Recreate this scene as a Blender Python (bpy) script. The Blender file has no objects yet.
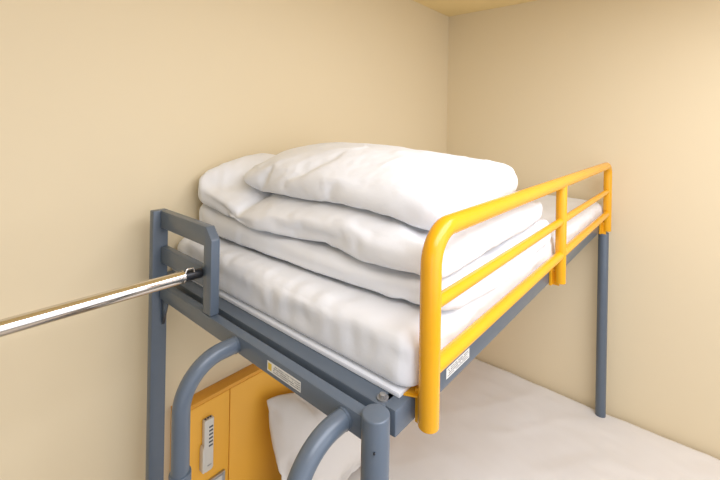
import bpy, bmesh, math, random
from mathutils import Vector, Matrix, noise
random.seed(4)
sc = bpy.context.scene
COL = sc.collection
H = 1.9                                   # eye height above the floor

# ------------------------------------------------------------ camera
FPX, ROLL = 394.7, math.radians(1.0)
YAW = math.atan(340/394.7)
Fw = Vector((math.cos(YAW), math.sin(YAW), 0)); Rt = Vector((math.sin(YAW), -math.cos(YAW), 0)); Up = Vector((0, 0, 1))
rc = math.cos(ROLL)*Rt + math.sin(ROLL)*Up
uc = -math.sin(ROLL)*Rt + math.cos(ROLL)*Up
cd = bpy.data.cameras.new('camera'); cam = bpy.data.objects.new('camera', cd); COL.objects.link(cam)
bk = -Fw
cam.matrix_world = Matrix(((rc.x, uc.x, bk.x, 0), (rc.y, uc.y, bk.y, 0), (rc.z, uc.z, bk.z, H), (0, 0, 0, 1)))
cd.sensor_width = 36; cd.lens = FPX/720*36; cd.shift_y = -115/720; cd.clip_start = .02
sc.camera = cam

# ------------------------------------------------------------ light and exposure
sc.view_settings.view_transform = 'Standard'; sc.view_settings.look = 'None'
sc.view_settings.gamma = 1; sc.view_settings.exposure = 0.05
w = bpy.data.worlds.new('world'); sc.world = w; w.use_nodes = True
w.node_tree.nodes['Background'].inputs[0].default_value = (1, 1, 1, 1)
w.node_tree.nodes['Background'].inputs[1].default_value = 0.3
def area(name, loc, target, sx, sy, power, col):
    l = bpy.data.lights.new(name, 'AREA'); l.shape = 'RECTANGLE'; l.size = sx; l.size_y = sy; l.energy = power; l.color = col
    o = bpy.data.objects.new(name, l); COL.objects.link(o); o.location = loc
    o.rotation_euler = (Vector(target)-Vector(loc)).to_track_quat('-Z', 'Y').to_euler()
    return o
area('ceiling_light', (.70, -.65, 2.62), (.70, -.64, 0), 2.0, 1.3, 47, (.915, .965, 1.12))
area('front_fill_light', (.8, -1.62, 1.6), (.9, .6, 1.7), 2.6, 1.7, 16, (.91, .965, 1.12))  # added fill from behind the camera; no window is modelled here
area('left_fill_light', (-1.22, -.9, 1.5), (.8, -.2, 1.5), 1.4, 1.8, 9, (.91, .965, 1.12))  # added fill to lift the left-facing sides, not a real doorway

# ------------------------------------------------------------ materials
def mat(name, col, rough=.5, metal=0, spec=.5, bump=None, var=None, sheen=0, coat=0):
    m = bpy.data.materials.new(name); m.use_nodes = True
    nt = m.node_tree; b = nt.nodes['Principled BSDF']
    b.inputs['Base Color'].default_value = (*col, 1); b.inputs['Roughness'].default_value = rough
    b.inputs['Metallic'].default_value = metal; b.inputs['Specular IOR Level'].default_value = spec
    b.inputs['Sheen Weight'].default_value = sheen; b.inputs['Coat Weight'].default_value = coat
    tc = nt.nodes.new('ShaderNodeTexCoord')
    if var:
        sc_, amt = var
        n = nt.nodes.new('ShaderNodeTexNoise'); n.inputs['Scale'].default_value = sc_; n.inputs['Detail'].default_value = 3
        mx = nt.nodes.new('ShaderNodeMix'); mx.data_type = 'RGBA'
        mx.inputs[6].default_value = (*[c*(1-amt) for c in col], 1); mx.inputs[7].default_value = (*[min(1, c*(1+amt)) for c in col], 1)
        nt.links.new(tc.outputs['Object'], n.inputs['Vector']); nt.links.new(n.outputs['Fac'], mx.inputs[0]); nt.links.new(mx.outputs[2], b.inputs['Base Color'])
    if bump:
        sc_, st, ds = bump
        n = nt.nodes.new('ShaderNodeTexNoise'); n.inputs['Scale'].default_value = sc_; n.inputs['Detail'].default_value = 4
        bp = nt.nodes.new('ShaderNodeBump'); bp.inputs['Strength'].default_value = st; bp.inputs['Distance'].default_value = ds
        nt.links.new(tc.outputs['Object'], n.inputs['Vector']); nt.links.new(n.outputs['Fac'], bp.inputs['Height']); nt.links.new(bp.outputs['Normal'], b.inputs['Normal'])
    return m
M = {
 'wall': mat('cream_wallpaper', (.785, .66, .44), .75, bump=(260, .12, .0006), spec=.3),
 'ceil': mat('ceiling_paint', (.90, .71, .36), .8, spec=.2),
 'plain': mat('grey_white_paint', (.55, .55, .55), .8),
 'floor': mat('wood_floor', (.55, .49, .42), .5, var=(6, .15)),
 'steel': mat('blue_grey_painted_steel', (.11, .138, .172), .3, spec=.5, bump=(900, .05, .0003), var=(30, .05)),
 'yellow': mat('yellow_painted_steel', (.84, .40, .008), .25, spec=.5, var=(20, .04)),
 'cotton': mat('white_cotton', (.84, .85, .865), .9, spec=.1, sheen=.1, bump=(17, .55, .004)),
 'sheet': mat('pale_cotton_sheet', (.80, .755, .70), .9, spec=.1, bump=(700, .08, .0005)),
 'board': mat('white_board', (.80, .82, .85), .5),
 'orange': mat('orange_laminate', (.95, .48, .05), .42, var=(3, .03)),
 'orange_top': mat('orange_laminate_edge', (.82, .37, .03), .42),
 'chrome': mat('polished_steel', (.72, .68, .63), .12, metal=1),
 'black': mat('black_rubber', (.012, .012, .014), .35),
 'plastic': mat('white_plastic', (.72, .69, .62), .4),
 'dark': mat('dark_print', (.10, .10, .105), .6),
 'sticker': mat('label_paper', (.80, .79, .74), .5),
 'warn': mat('warning_yellow', (.75, .52, .06), .5),
 'silver': mat('brushed_silver', (.45, .45, .45), .35, metal=.8),
}

# ------------------------------------------------------------ mesh helpers
def link(name, me, m, parent=None, smooth=True):
    o = bpy.data.objects.new(name, me); COL.objects.link(o)
    if m: me.materials.clear(); me.materials.append(M[m])
    if smooth:
        me.polygons.foreach_set('use_smooth', [True]*len(me.polygons))
    if parent: o.parent = parent
    return o
def fin(name, bm, m, parent=None, smooth=True, sharp=35):
    bmesh.ops.recalc_face_normals(bm, faces=bm.faces)
    for e in bm.edges:
        if len(e.link_faces) == 2 and e.calc_face_angle(0) > math.radians(sharp): e.smooth = False
    me = bpy.data.meshes.new(name); bm.to_mesh(me); bm.free()
    return link(name, me, m, parent, smooth)
def box(bm, x0, x1, y0, y1, z0, z1, bev=.0, seg=2):
    t = bmesh.new()
    bmesh.ops.create_cube(t, size=1)
    for v in t.verts:
        v.co = Vector((x0 if v.co.x < 0 else x1, y0 if v.co.y < 0 else y1, z0 if v.co.z < 0 else z1))
    if bev: bmesh.ops.bevel(t, geom=t.edges[:], offset=bev, segments=seg, profile=.5, affect='EDGES')
    tmp = bpy.data.meshes.new('t'); t.to_mesh(tmp); t.free(); bm.from_mesh(tmp); bpy.data.meshes.remove(tmp)
def prism(bm, pts, axis, a0, a1, bev=0):
    """extrude polygon pts (2D) along axis; for axis 'x' pts are (y,z); 'y' -> (x,z); 'z' -> (x,y)"""
    t = bmesh.new()
    def P(p, a): return {'x': (a, p[0], p[1]), 'y': (p[0], a, p[1]), 'z': (p[0], p[1], a)}[axis]
    A = [t.verts.new(P(p, a0)) for p in pts]; B = [t.verts.new(P(p, a1)) for p in pts]
    t.faces.new(A); t.faces.new(B[::-1]); n = len(pts)
    for i in range(n): t.faces.new([A[i], B[i], B[(i+1) % n], A[(i+1) % n]])
    bmesh.ops.recalc_face_normals(t, faces=t.faces)
    if bev: bmesh.ops.bevel(t, geom=t.edges[:], offset=bev, segments=2, profile=.5, affect='EDGES')
    tmp = bpy.data.meshes.new('t'); t.to_mesh(tmp); t.free(); bm.from_mesh(tmp); bpy.data.meshes.remove(tmp)
def tube(bm, pts, r, seg=24, dome=0.15, r1=None):
    pts = [Vector(p) for p in pts]; n = len(pts)
    T = []
    for i in range(n):
        a = pts[max(i-1, 0)]; b = pts[min(i+1, n-1)]; T.append((b-a).normalized())
    ref = Vector((0, 0, 1)) if abs(T[0].z) < .9 else Vector((1, 0, 0))
    N = (ref - T[0]*ref.dot(T[0])).normalized()
    rings = []
    def ring(c, N, B, rr): return [bm.verts.new(c+rr*(math.cos(2*math.pi*k/seg)*N+math.sin(2*math.pi*k/seg)*B)) for k in range(seg)]
    fr = []
    for i in range(n):
        N = (N - T[i]*N.dot(T[i])).normalized(); fr.append((N.copy(), T[i].cross(N)))
    bv = r*dome
    if bv > 0:
        for k in range(3):
            a = math.pi/2*k/3; rings.append(ring(pts[0]+T[0]*bv*(1-math.sin(a)), *fr[0], r-bv*(1-math.sin(a+0)) if k == 0 else r-bv+bv*math.sin(a)))
    start = [pts[0]+T[0]*bv] + pts[1:-1] + [pts[-1]-T[-1]*bv]
    for i, p in enumerate(start): 
        rr = r if r1 is None else r+(r1-r)*i/(n-1)
        rings.append(ring(p, *fr[i], rr))
    if bv > 0:
        for k in (2, 1, 0):
            a = math.pi/2*k/3; rings.append(ring(pts[-1]-T[-1]*bv*math.sin(a)*1.0+T[-1]*0, *fr[-1], r-bv+bv*math.sin(a)))
    if bv > 0:      # order the tip offsets outwards
        for k, rg in enumerate(rings[-3:]):
            c = sum((v.co for v in rg), Vector())/seg; want = pts[-1]-T[-1]*bv*(1-math.cos(math.pi/2*(2-k)/3)) if 0 else pts[-1]-T[-1]*bv*[.55, .2, 0][k]
            for v in rg: v.co += want-c
        for k, rg in enumerate(rings[:3]):
            c = sum((v.co for v in rg), Vector())/seg; want = pts[0]+T[0]*bv*[0, .2, .55][k]
            for v in rg: v.co += want-c
    for a, b in zip(rings[:-1], rings[1:]):
        for k in range(seg): bm.faces.new([a[k], a[(k+1) % seg], b[(k+1) % seg], b[k]])
    bm.faces.new(rings[0][::-1]); bm.faces.new(rings[-1])
def bend(pts, r, n=10):
    """round the inner corners of a polyline with radius r (one value or a list)"""
    pts = [Vector(p) for p in pts]; out = [pts[0]]
    for i in range(1, len(pts)-1):
        rr = r[i-1] if isinstance(r, (list, tuple)) else r
        a = (pts[i-1]-pts[i]).normalized(); b = (pts[i+1]-pts[i]).normalized()
        ang = a.angle(b); d = rr/math.tan(ang/2); c = pts[i]+(a+b).normalized()*rr/math.sin(ang/2)
        s = pts[i]+a*d-c; e = pts[i]+b*d-c; tot = s.angle(e)
        for k in range(n+1):
            t = k/n; v = s*math.sin((1-t)*tot)/math.sin(tot)+e*math.sin(t*tot)/math.sin(tot); out.append(c+v)
    out.append(pts[-1]); return out
def thing(name, label, cat, loc, group=None):
    o = bpy.data.objects.new(name, None); COL.objects.link(o); o.location = loc; o.empty_display_size = .05
    o['label'] = label; o['category'] = cat
    if group: o['group'] = group
    return o
def tag(o, label, cat): o['label'] = label; o['category'] = cat; return o
def recentre(o):
    """put a thing's origin at its base and keep its children where they are"""
    bpy.context.view_layer.update()
def parent_keep(root):
    loc = root.location.copy()
    for ch in root.children: ch.location = ch.location - loc
def struct(o): o['kind'] = 'structure'; return o

# ------------------------------------------------------------ the room
WX, WY, LX, FY, CZ = 2.41, 1.30, -1.3, -1.7, H+.744
T = .08
def slab(name, a, m):
    bm = bmesh.new(); box(bm, *a); return struct(fin(name, bm, m, smooth=False))
slab('floor', (LX-T, WX+T, FY-T, WY+T, -T, 0), 'floor')
slab('ceiling', (LX-T, WX+T, FY-T, WY+T, CZ, CZ+T), 'ceil')
slab('wall_back', (LX-T, WX+T, WY, WY+T, 0, CZ), 'wall')
slab('wall_right', (WX, WX+T, FY-T, WY, 0, CZ), 'wall')
slab('wall_left', (LX-T, LX, FY-T, WY, 0, CZ), 'plain')
slab('wall_front', (LX, WX, FY-T, FY, 0, CZ), 'plain')

# ------------------------------------------------------------ bunk bed
bed = thing('bunk_bed', 'blue grey tubular steel upper bunk with a yellow safety rail', 'bunk bed', (1.4, .8, 0))
ZR = H-.48                                # top of the bed rails
# wall-side front post
bm = bmesh.new(); box(bm, .480, .524, 1.200, 1.226, 0, H-.262, .003); fin('post', bm, 'steel', bed)
# outer end frame: rail, raised end panel
bm = bmesh.new(); box(bm, .50, .524, .405, 1.199, ZR-.04, ZR, .003); er = fin('end_rail', bm, 'steel', bed)
bm = bmesh.new()
o_ = [(1.199, H-.262), (.935, H-.262), (.906, H-.292), (.906, ZR+.001), (.945, ZR+.001), (.945, H-.312), (1.199, H-.312)]
prism(bm, o_, 'x', .50, .524, .003)
ep = fin('end_panel_frame', bm, 'steel', bed)
bm = bmesh.new(); box(bm, .502, .522, .944, 1.199, H-.415, H-.368, .003); fin('crossbar', bm, 'steel', ep)
# triangular gusset under the rail at the wall post
bm = bmesh.new(); prism(bm, [(1.197, ZR-.038), (1.197, ZR-.12), (1.165, ZR-.038)], 'x', .508, .516); fin('gusset', bm, 'steel', er)
# near front corner post
bm = bmesh.new(); tube(bm, [(.507, .392, 0), (.507, .392, H-.466)], .0232, 40, .12); cp = fin('post', bm, 'steel', bed)
bm = bmesh.new(); tube(bm, [(.4875, .3785, H-.512), (.485, .377, H-.512)], .0016, 10, 0); fin('screw_hole', bm, 'black', cp)
# inner frame
bm = bmesh.new(); box(bm, .541, .582, .402, 1.262, ZR-.045, ZR, .004); fin('inner_end_rail', bm, 'steel', bed)
bm = bmesh.new(); box(bm, .547, 2.37, .381, .42, ZR-.047, ZR, .004); sr = fin('side_rail', bm, 'steel', bed)
bm = bmesh.new(); box(bm, .547, 2.37, 1.25, 1.29, ZR-.047, ZR, .004); fin('side_rail', bm, 'steel', bed)
bm = bmesh.new(); box(bm, 2.335, 2.372, .42, 1.25, ZR-.045, ZR, .004); fin('inner_end_rail', bm, 'steel', bed)
for y in (.44, 1.1):
    bm = bmesh.new(); box(bm, .5235, .5415, y, y+.04, ZR-.04, ZR-.024, .002); fin('joint_bracket', bm, 'steel', bed)
for i in range(9):
    x = .72+i*.195
    bm = bmesh.new(); box(bm, x-.015, x+.015, .421, 1.249, ZR-.03, ZR-.008, .002); fin('slat', bm, 'steel', bed)
# rear posts
bm = bmesh.new(); tube(bm, [(2.345, .366, 0), (2.345, .366, ZR-.045)], .0235, 32, .1); fin('post', bm, 'steel', bed)
bm = bmesh.new(); tube(bm, [(2.345, 1.265, 0), (2.345, 1.265, ZR-.045)], .0235, 32, .1); fin('post', bm, 'steel', bed)
# bolt on the corner
bm = bmesh.new(); tube(bm, [(.557, .416, ZR-.001), (.557, .416, ZR+.003)], .0105, 24, 0)
tube(bm, [(.557, .416, ZR+.003), (.557, .416, ZR+.009)], .0065, 6, .1); b = fin('bolt', bm, 'silver', bed)
# white board between frame and mattress
bm = bmesh.new(); box(bm, .576, 2.36, .394, 1.288, ZR+.0004, ZR+.009, .001)
bd = fin('bed_board', bm, 'board', bed); bd['label'] = 'white board under the mattress'
# ladder hoops
lad = bpy.data.objects.new('ladder', None); COL.objects.link(lad); lad.parent = bed; lad.location = (.38, .63, 0)
for y, xd, zc in ((.792, .3775, H-.503), (.456, .387, H-.503)):
    bm = bmesh.new(); tube(bm, bend([(.501, y, zc), (xd, y, zc), (xd, y, .02)], .088, 14), .0178, 32, .05); fin('ladder_rail', bm, 'steel', lad)
    bm = bmesh.new(); tube(bm, [(.4955, y, zc), (.5005, y, zc)], .0188, 32, .0); fin('weld_collar', bm, 'steel', lad)
for z in (H-.80, H-1.08, H-1.36, H-1.64):
    bm = bmesh.new(); tube(bm, [(.3815, .474, z), (.3815, .788, z)], .013, 20, 0)
    for yy in (.489, .773): tube(bm, [(.3815, yy-.014, z), (.3815, yy+.014, z)], .020, 20, .1)
    fin('rung', bm, 'steel', lad)
bm = bmesh.new(); tube(bm, [(.3775, .792, H-.80), (.3775, .792, H-.712)], .0215, 28, .1); c = fin('rung_clamp', bm, 'steel', lad)
# guard rail
gd = bpy.data.objects.new('guard_rail', None); COL.objects.link(gd); gd.parent = bed; gd.location = (1.4, .35, ZR)
GY = .350
bm = bmesh.new(); tube(bm, bend([(.602, GY, H-.522), (.602, GY, H-.182), (2.335, GY, H-.182), (2.335, GY, H-.515)], [.062, .05], 12), .0185, 32, .2); g = fin('top_tube', bm, 'yellow', gd)
bm = bmesh.new(); tube(bm, [(1.453, GY, H-.185), (1.453, GY, H-.520)], .017, 28, .15); fin('upright', bm, 'yellow', gd)
for zc, rr in ((H-.312, .0115), (H-.425, .0135)):
    bm = bmesh.new(); tube(bm, [(.603, GY, zc), (2.334, GY, zc)], rr, 24, 0); fin('horizontal_bar', bm, 'yellow', gd)
for x in (.612, 1.453, 2.325):
    bm = bmesh.new()
    prism(bm, [(x-.024, .3935), (x-.004, .352), (x+.03, .352), (x+.03, .3935)], 'z', ZR+.0003, ZR+.0033)
    box(bm, x-.006 if x < 1 else x-.02, x+.03 if x < 1 else x+.02, .372, .3805, ZR-.05, ZR+.011, .001)
    box(bm, x-.004, x+.0, .352, .379, ZR-.05, ZR+.011, .0005)
    br = fin('bracket', bm, 'yellow', gd)
    bm = bmesh.new(); tube(bm, [(x+.012, .3725, ZR-.022), (x+.012, .367, ZR-.022)], .006, 12, .15); fin('screw', bm, 'silver', gd)
# stickers
def sticker(name, x0, x1, z0, z1, plane, pos, yellow, parent):
    def B(bm, a0, a1, c0, c1, d0, d1):
        if plane == 'x': box(bm, pos-d1, pos-d0, a0, a1, c0, c1)
        else: box(bm, a0, a1, pos-d1, pos-d0, c0, c1)
    bm = bmesh.new(); B(bm, x0, x1, z0, z1, 0, .0006); s = fin(name, bm, 'sticker', parent, False)
    bm = bmesh.new(); L = x1-x0; hh = z1-z0; r = random.Random(7)
    for row in range(4):
        zc = z0+hh*(.2+.2*row); u = .05 if not yellow else .02
        lim = .95 if not yellow else .80
        while u < lim:
            wd = r.uniform(.012, .045)
            if r.random() < .85: B(bm, x0+L*u, x0+L*min(u+wd, lim), zc-hh*.04, zc+hh*.04, .0006, .0009)
            u += wd+.014
    fin('fine_print', bm, 'dark', s, False)
    if yellow:
        bm = bmesh.new(); B(bm, x0+L*.86, x0+L*.97, z0+hh*.15, z0+hh*.85, .0006, .0009); fin('warning_mark', bm, 'warn', s, False)
    return s
s1 = sticker('warning_label', .568, .672, ZR-.030, ZR-.010, 'x', .500, True, er); s1['label'] = 'small white caution sticker with a yellow mark'
s2 = sticker('information_label', .722, .826, ZR-.030, ZR-.009, 'y', .381, False, sr); s2['label'] = 'small white sticker with rows of fine print'

# ------------------------------------------------------------ soft things
def fbm(p, oct=3): return sum(noise.noise(p*(2**k))/(2**k) for k in range(oct))
def ridge(p): return 1-abs(noise.noise(p))*2
def soft_box(x0, x1, y0, y1, z0, z1, nx, ny, nz, rad, rb=None):
    """closed rounded box as a grid; returns vertex list and faces"""
    rb = rad if rb is None else rb; bm = bmesh.new(); idx = {}
    def P(i, j, k):
        key = (i, j, k)
        if key not in idx:
            p = Vector((x0+(x1-x0)*i/nx, y0+(y1-y0)*j/ny, z0+(z1-z0)*k/nz))
            rd = rb if 2*k < nz else rad; q = Vector((min(max(p.x, x0+rad), x1-rad), min(max(p.y, y0+rad), y1-rad), min(max(p.z, z0+min(rb, (z1-z0)/2.01)), z1-min(rad, (z1-z0)/2.01))))
            d = p-q
            if k*2 < nz and p.z < q.z-1e-9: d.z *= rad/rb
            if d.length > 1e-6:
                m_ = max(abs(d.x), abs(d.y), abs(d.z)); p = q+d.normalized()*m_
            if k*2 < nz and p.z < q.z-1e-9: p.z = q.z+(p.z-q.z)*rb/rad
            idx[key] = bm.verts.new(p)
        return idx[key]
    for i in range(nx):
        for j in range(ny):
            bm.faces.new([P(i, j, nz), P(i+1, j, nz), P(i+1, j+1, nz), P(i, j+1, nz)]); bm.faces.new([P(i, j, 0), P(i, j+1, 0), P(i+1, j+1, 0), P(i+1, j, 0)])
    for k in range(nz):
        for i in range(nx):
            bm.faces.new([P(i, 0, k), P(i+1, 0, k), P(i+1, 0, k+1), P(i, 0, k+1)]); bm.faces.new([P(i, ny, k), P(i, ny, k+1), P(i+1, ny, k+1), P(i+1, ny, k)])
        for j in range(ny):
            bm.faces.new([P(0, j, k), P(0, j, k+1), P(0, j+1, k+1), P(0, j+1, k)]); bm.faces.new([P(nx, j, k), P(nx, j+1, k), P(nx, j+1, k+1), P(nx, j, k+1)])
    bmesh.ops.recalc_face_normals(bm, faces=bm.faces); bm.normal_update()
    return bm
# upper mattress in a fitted sheet
MB, MT = ZR+.0095, H-.372
X0, X1, Y0, Y1 = .582, 2.372, .375, 1.286
bm = soft_box(X0, X1, Y0, Y1, MB, MT, 150, 90, 12, .032, .010)
for v in bm.verts:
    c = v.co; n = v.normal.copy(); h = (c.z-MB)/(MT-MB)
    side = max(0, 1-abs(n.z)*1.15)
    if h > .85 and side < .35:
        f = .006*fbm(c*5, 3)+.0035*max(0, ridge(Vector((c.x*9, c.y*3, 1)))-.55)
        edge = min(c.x-X0, c.y-Y0, .12)/.12
        f += (1-edge)*(.006*noise.noise(Vector((c.x*(10 if c.x-X0 < c.y-Y0 else 30), c.y*(30 if c.x-X0 < c.y-Y0 else 10), 3))))
        v.co.z += f
    else:
        t = c.y if abs(n.x) > abs(n.y) else c.x
        a = .0045*noise.noise(Vector((t*28, h*1.5, 2)))+.006*noise.noise(Vector((t*7, h*2, 5)))
        v.co += Vector((n.x, n.y, 0))*a*side*(.35+.9*math.sin(max(0, min(1, h))*math.pi))
mt = tag(fin('mattress', bm, 'cotton', None, sharp=180), 'white sheeted mattress on the upper bunk behind the yellow rail', 'mattress')

def cloth(o, frames, press, shrink, mass=.02, bendk=.3, tension=15, q=6, thick=.004):
    m = o.modifiers.new('c', 'CLOTH'); s = m.settings
    s.quality = q; s.mass = mass; s.tension_stiffness = tension; s.compression_stiffness = tension; s.shear_stiffness = 5; s.bending_stiffness = bendk
    s.use_pressure = True; s.uniform_pressure_force = press; s.shrink_min = shrink; s.shrink_max = shrink; s.air_damping = 3
    m.collision_settings.distance_min = thick; m.collision_settings.collision_quality = 3
    m.point_cache.frame_start = 1; m.point_cache.frame_end = frames
    for f in range(1, frames+1): sc.frame_set(f)
    dg = bpy.context.evaluated_depsgraph_get(); me = bpy.data.meshes.new_from_object(o.evaluated_get(dg))
    o.modifiers.clear(); old = o.data; o.data = me; sc.frame_set(1); me.name = old.name if False else o.name
    cs = [o.matrix_world @ v.co for v in me.vertices]
    print('SIM', o.name, [round(v, 3) for v in (min(c.x for c in cs), max(c.x for c in cs), min(c.y for c in cs), max(c.y for c in cs), min(c.z for c in cs)-H, max(c.z for c in cs)-H)])
def collider(o, th=.004):
    o.modifiers.new('k', 'COLLISION'); o.collision.thickness_outer = th; o.collision.cloth_friction = 30
def subdiv(o, lv=1):
    m = o.modifiers.new('s', 'SUBSURF'); m.levels = lv; m.render_levels = lv
    dg = bpy.context.evaluated_depsgraph_get(); me = bpy.data.meshes.new_from_object(o.evaluated_get(dg)); o.modifiers.clear(); o.data = me
    me.polygons.foreach_set('use_smooth', [True]*len(me.polygons))
def bag(name, sx, sy, nx, ny, th, m, jit=.004, corner=.14):
    V = []; Fc = []; idx = {}
    for s in (1, -1):
        for j in range(ny+1):
            for i in range(nx+1):
                if s == -1 and (i in (0, nx) or j in (0, ny)): idx[(s, i, j)] = idx[(1, i, j)]; continue
                a = min(i, nx-i, 5)/5; b = min(j, ny-j, 5)/5
                x = (i/nx-.5)*sx; y = (j/ny-.5)*sy
                p_ = 2*i/nx-1; q_ = 2*j/ny-1; x, y = x*math.sqrt(1-corner*q_**4), y*math.sqrt(1-corner*p_**4)
                z = s*th*.5*math.sin(min(a, b)*math.pi/2)+jit*noise.noise(Vector((x*12, y*12, s*3+9)))
                idx[(s, i, j)] = len(V); V.append((x, y, z))
    for s in (1, -1):
        for j in range(ny):
            for i in range(nx):
                q = [idx[(s, i, j)], idx[(s, i+1, j)], idx[(s, i+1, j+1)], idx[(s, i, j+1)]]; Fc.append(q if s == 1 else q[::-1])
    me = bpy.data.meshes.new(name); me.from_pydata(V, [], Fc); me.update()
    return link(name, me, m)
def layer(name, x0, x1, y0, y1, zb, zt, seed, rad=.035):
    """one fold: bottom and top heights are functions of (u across, v from the near end to the wall)"""
    bm = soft_box(x0, x1, y0, y1, 0, .1, 50, 58, 6, rad); sx0 = -.03
    for v in bm.verts:
        u = (v.co.x-x0)/(x1-x0); t = (v.co.y-y0)/(y1-y0); k = v.co.z/.1
        n = v.normal.copy()
        v.co.z = zb(u, t)*(1-k)+zt(u, t)*k
        v.co.x += sx0*t*(1-u)
        v.co += n*.010*noise.noise(v.co*5+Vector((seed, 0, 0)))
    return fin(name, bm, 'cotton', None, sharp=180)

collider(mt)
LOW = layer('folded_duvet', .70, 1.38, .40, 1.25, lambda u, t: MT+.012, lambda u, t: H-.266-.02*math.sin(math.pi*t)+.028*t*t, 3)
cloth(LOW, 24, .9, -.09, bendk=.15); collider(LOW)
UPP = layer('duvet_upper_fold', .695, 1.33, .405, 1.25, lambda u, t: H-.246-.025*math.sin(math.pi*t)+.03*t*t,
            lambda u, t: H-.168+.030*min(1, t/.8)+.075*max(0, t-.72)/.28+.015*math.sin(math.pi*u)-.05*(1-min(1, u/.35))**2*t, 11)
cloth(UPP, 24, .8, -.09, bendk=.15); collider(UPP)
PIL = layer('pillow', .735, 1.185, .42, 1.11, lambda u, t: H-.138+.022*t, lambda u, t: H-.138+.022*t+.096-.05*t**3, 23, .05)
cloth(PIL, 30, 1.9, -.07, bendk=.4)
for o in (LOW, UPP, mt): o.modifiers.clear()
for o in (LOW, UPP, PIL):
    subdiv(o)
    for v in o.data.vertices:                      # small creases in the cotton
        p = v.co+Vector((noise.noise(v.co*4), noise.noise(v.co*4+Vector((7, 0, 0))), 0))*.12
        k = max(0, 1-abs(noise.noise(Vector((p.x*7, p.y*11, p.z*9))))*5)*max(0, noise.noise(v.co*5+Vector((3, 3, 3)))+.25)
        v.co += v.normal*(.0045*k+.0012*noise.noise(v.co*22))
# the two folds are one duvet: one mesh
b2 = bmesh.new(); b2.from_mesh(LOW.data); b2.from_mesh(UPP.data); b2.to_mesh(LOW.data); b2.free(); bpy.data.objects.remove(UPP)
LOW.data.polygons.foreach_set('use_smooth', [True]*len(LOW.data.polygons))
tag(LOW, 'white duvet folded in thick layers on the upper mattress', 'duvet')
tag(PIL, 'plump white pillow lying on top of the folded duvet', 'pillow')

# ------------------------------------------------------------ lower bed
LT = H-1.455
bb = thing('bed_base', 'low bed base carrying the wide lower mattress', 'bed', (1.5, .4, 0))
bm = bmesh.new(); box(bm, .62, 2.40, -.30, 1.235, .08, LT-.235, .01); fin('platform', bm, 'orange', bb)
for x in (.7, 2.3):
    for y in (-.22, 1.15):
        bm = bmesh.new(); box(bm, x-.03, x+.03, y-.03, y+.03, 0, .08, .004); fin('leg', bm, 'steel', bb)
bm = soft_box(.60, 2.40, -.32, 1.24, LT-.235, LT, 100, 90, 8, .04)
for v in bm.verts:
    c = v.co
    if c.z > LT-.02:
        f = .010*fbm(c*2.2, 2)+.0035*fbm(Vector((c.x*4+c.y*6, c.x*11-c.y*3, 1)), 2)
        f += .006*max(0, ridge(Vector(((c.x+c.y)*3, (c.x-c.y)*1.2, 4)))-.6)
        v.co.z += f
lm = tag(fin('mattress', bm, 'sheet', None, sharp=180), 'wide lower mattress in a smooth pale sheet below the bunk', 'mattress')

# ------------------------------------------------------------ orange panel on the wall
pn = thing('headboard_panel', 'orange laminate wall panel behind the lower bed', 'headboard', (1.4, 1.28, .2))
for x0, x1 in ((.585, .769), (.772, 1.40), (1.403, 2.0), (2.003, 2.405)):
    bm = bmesh.new(); box(bm, x0, x1, 1.25, 1.2995, .10, H-.945, .0015); fin('board', bm, 'orange', pn)
bm = bmesh.new(); box(bm, .585, 2.405, 1.25, 1.2995, H-.944, H-.93, .0015); fin('top_cap', bm, 'orange_top', pn)
# remote control in its holder
rm = thing('remote_control', 'slim white remote control with dark grey marks hung on the orange panel', 'remote control', (.69, 1.25, H-1.19))
bm = bmesh.new(); prism(bm, [(.6755, H-.995), (.7095, H-.995), (.7095, H-1.162), (.704, H-1.169), (.681, H-1.169), (.6755, H-1.162)], 'y', 1.232, 1.2495, .003); fin('body', bm, 'plastic', rm)
for k in range(6):
    z = H-1.022-.0125*k
    bm = bmesh.new(); box(bm, .6915, .7055, 1.231, 1.2325, z-.0028, z+.0028, .0004); fin('button', bm, 'dark', rm)
bm = bmesh.new()
for k in range(3): box(bm, .680+.009*k, .685+.009*k, 1.238, 1.244, H-.9945, H-.993)
fin('emitter_slot', bm, 'dark', rm)
bm = bmesh.new()
for k in range(5): box(bm, .688+.0028*k, .690+.0028*k, 1.2312, 1.2322, H-1.150, H-1.147)
fin('fine_print', bm, 'silver', rm)
bm = bmesh.new(); prism(bm, [(.6685, H-1.09), (.6725, H-1.075), (.6755, H-1.10), (.6755, H-1.165), (.6685, H-1.16)], 'y', 1.228, 1.2495, .001); box(bm, .6685, .7165, 1.2275, 1.2315, H-1.192, H-1.125, .001) if False else None
fin('holder', bm, 'plastic', rm)
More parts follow.
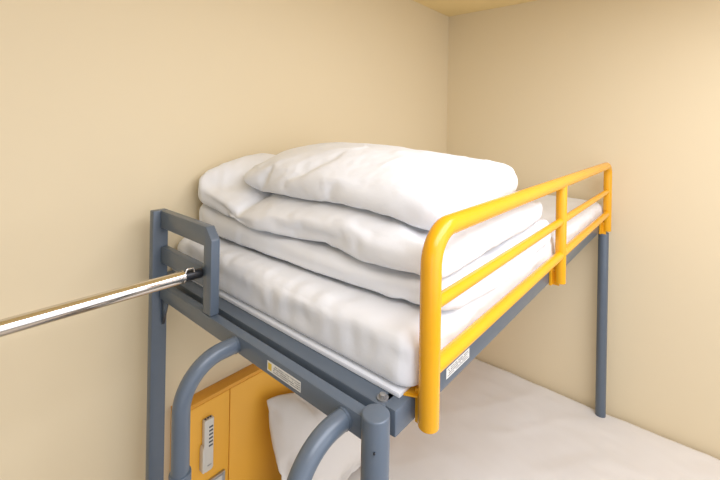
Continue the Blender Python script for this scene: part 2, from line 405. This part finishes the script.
# wall switch
sw = thing('wall_switch', 'silver framed switch plate below the remote control', 'switch', (.73, 1.25, H-1.27))
bm = bmesh.new()
for a in ((.697, .705, H-1.30, H-1.185), (.757, .765, H-1.30, H-1.185), (.704, .758, H-1.195, H-1.185), (.704, .758, H-1.30, H-1.29)): box(bm, a[0], a[1], 1.24, 1.2495, a[2], a[3], .001)
fin('frame', bm, 'silver', sw)
bm = bmesh.new(); box(bm, .704, .758, 1.2435, 1.2495, H-1.291, H-1.194, .001); fin('plate', bm, 'plastic', sw)
bm = bmesh.new(); box(bm, .713, .749, 1.24, 1.2437, H-1.275, H-1.212, .0015); fin('rocker', bm, 'silver', sw)

# lower pillow leaning on the panel
LP = bag('pillow', .60, .46, 60, 36, .05, 'sheet', .004, .03)
LP.location = (1.27, 1.0, LT+.2)
cloth(LP, 3, 0, 0)
tmpo = LP
# inflate flat without gravity, then lean it against the panel
g0 = sc.use_gravity; sc.use_gravity = False
cloth(LP, 30, 1.6, -.04, bendk=.3); sc.use_gravity = g0
LP.location = (1.155, 1.11, LT+.219); LP.rotation_euler = (math.radians(71), math.radians(2), 0)
subdiv(LP)
tag(LP, 'pale pillow leaning on the orange panel of the lower bed', 'pillow')

# ------------------------------------------------------------ steel bar across the room
rod = thing('hanging_bar', 'polished steel bar clamped to the end of the upper bunk', 'bar', (-.4, .95, H-.378))
bm = bmesh.new(); tube(bm, [(LX+.008, .95, H-.376), (.452, .95, H-.378)], .0152, 40, 0); fin('tube', bm, 'chrome', rod)
bm = bmesh.new(); tube(bm, [(.450, .95, H-.378), (.4990, .95, H-.380)], .0125, 32, .25); fin('rubber_end', bm, 'black', rod)
bm = bmesh.new(); tube(bm, [(.448, .95, H-.378), (.455, .95, H-.378)], .0155, 32, .1)
tube(bm, bend([(.452, .938, H-.368), (.455, .938, H-.358), (.472, .938, H-.358), (.474, .938, H-.368)], .003, 4), .002, 10, 0); fin('clamp_ring', bm, 'chrome', rod)
bm = bmesh.new(); tube(bm, [(LX+.0005, .95, H-.376), (LX+.012, .95, H-.376)], .03, 32, .1); fin('wall_flange', bm, 'chrome', rod)

# parts keep their place under their Empty
def settle(e, off=Vector((0, 0, 0))):
    loc = e.location.copy()
    for ch in e.children:
        ch.location = ch.location-loc
for e in (gd, lad):
    for ch in e.children: ch.location = ch.location-e.location
for e in (bed, bb, pn, rm, sw, rod):
    for ch in e.children: ch.location = ch.location-e.location
rm.location.x -= .008; sw.location += Vector((-.014, 0, -.028))
bpy.context.view_layer.update()
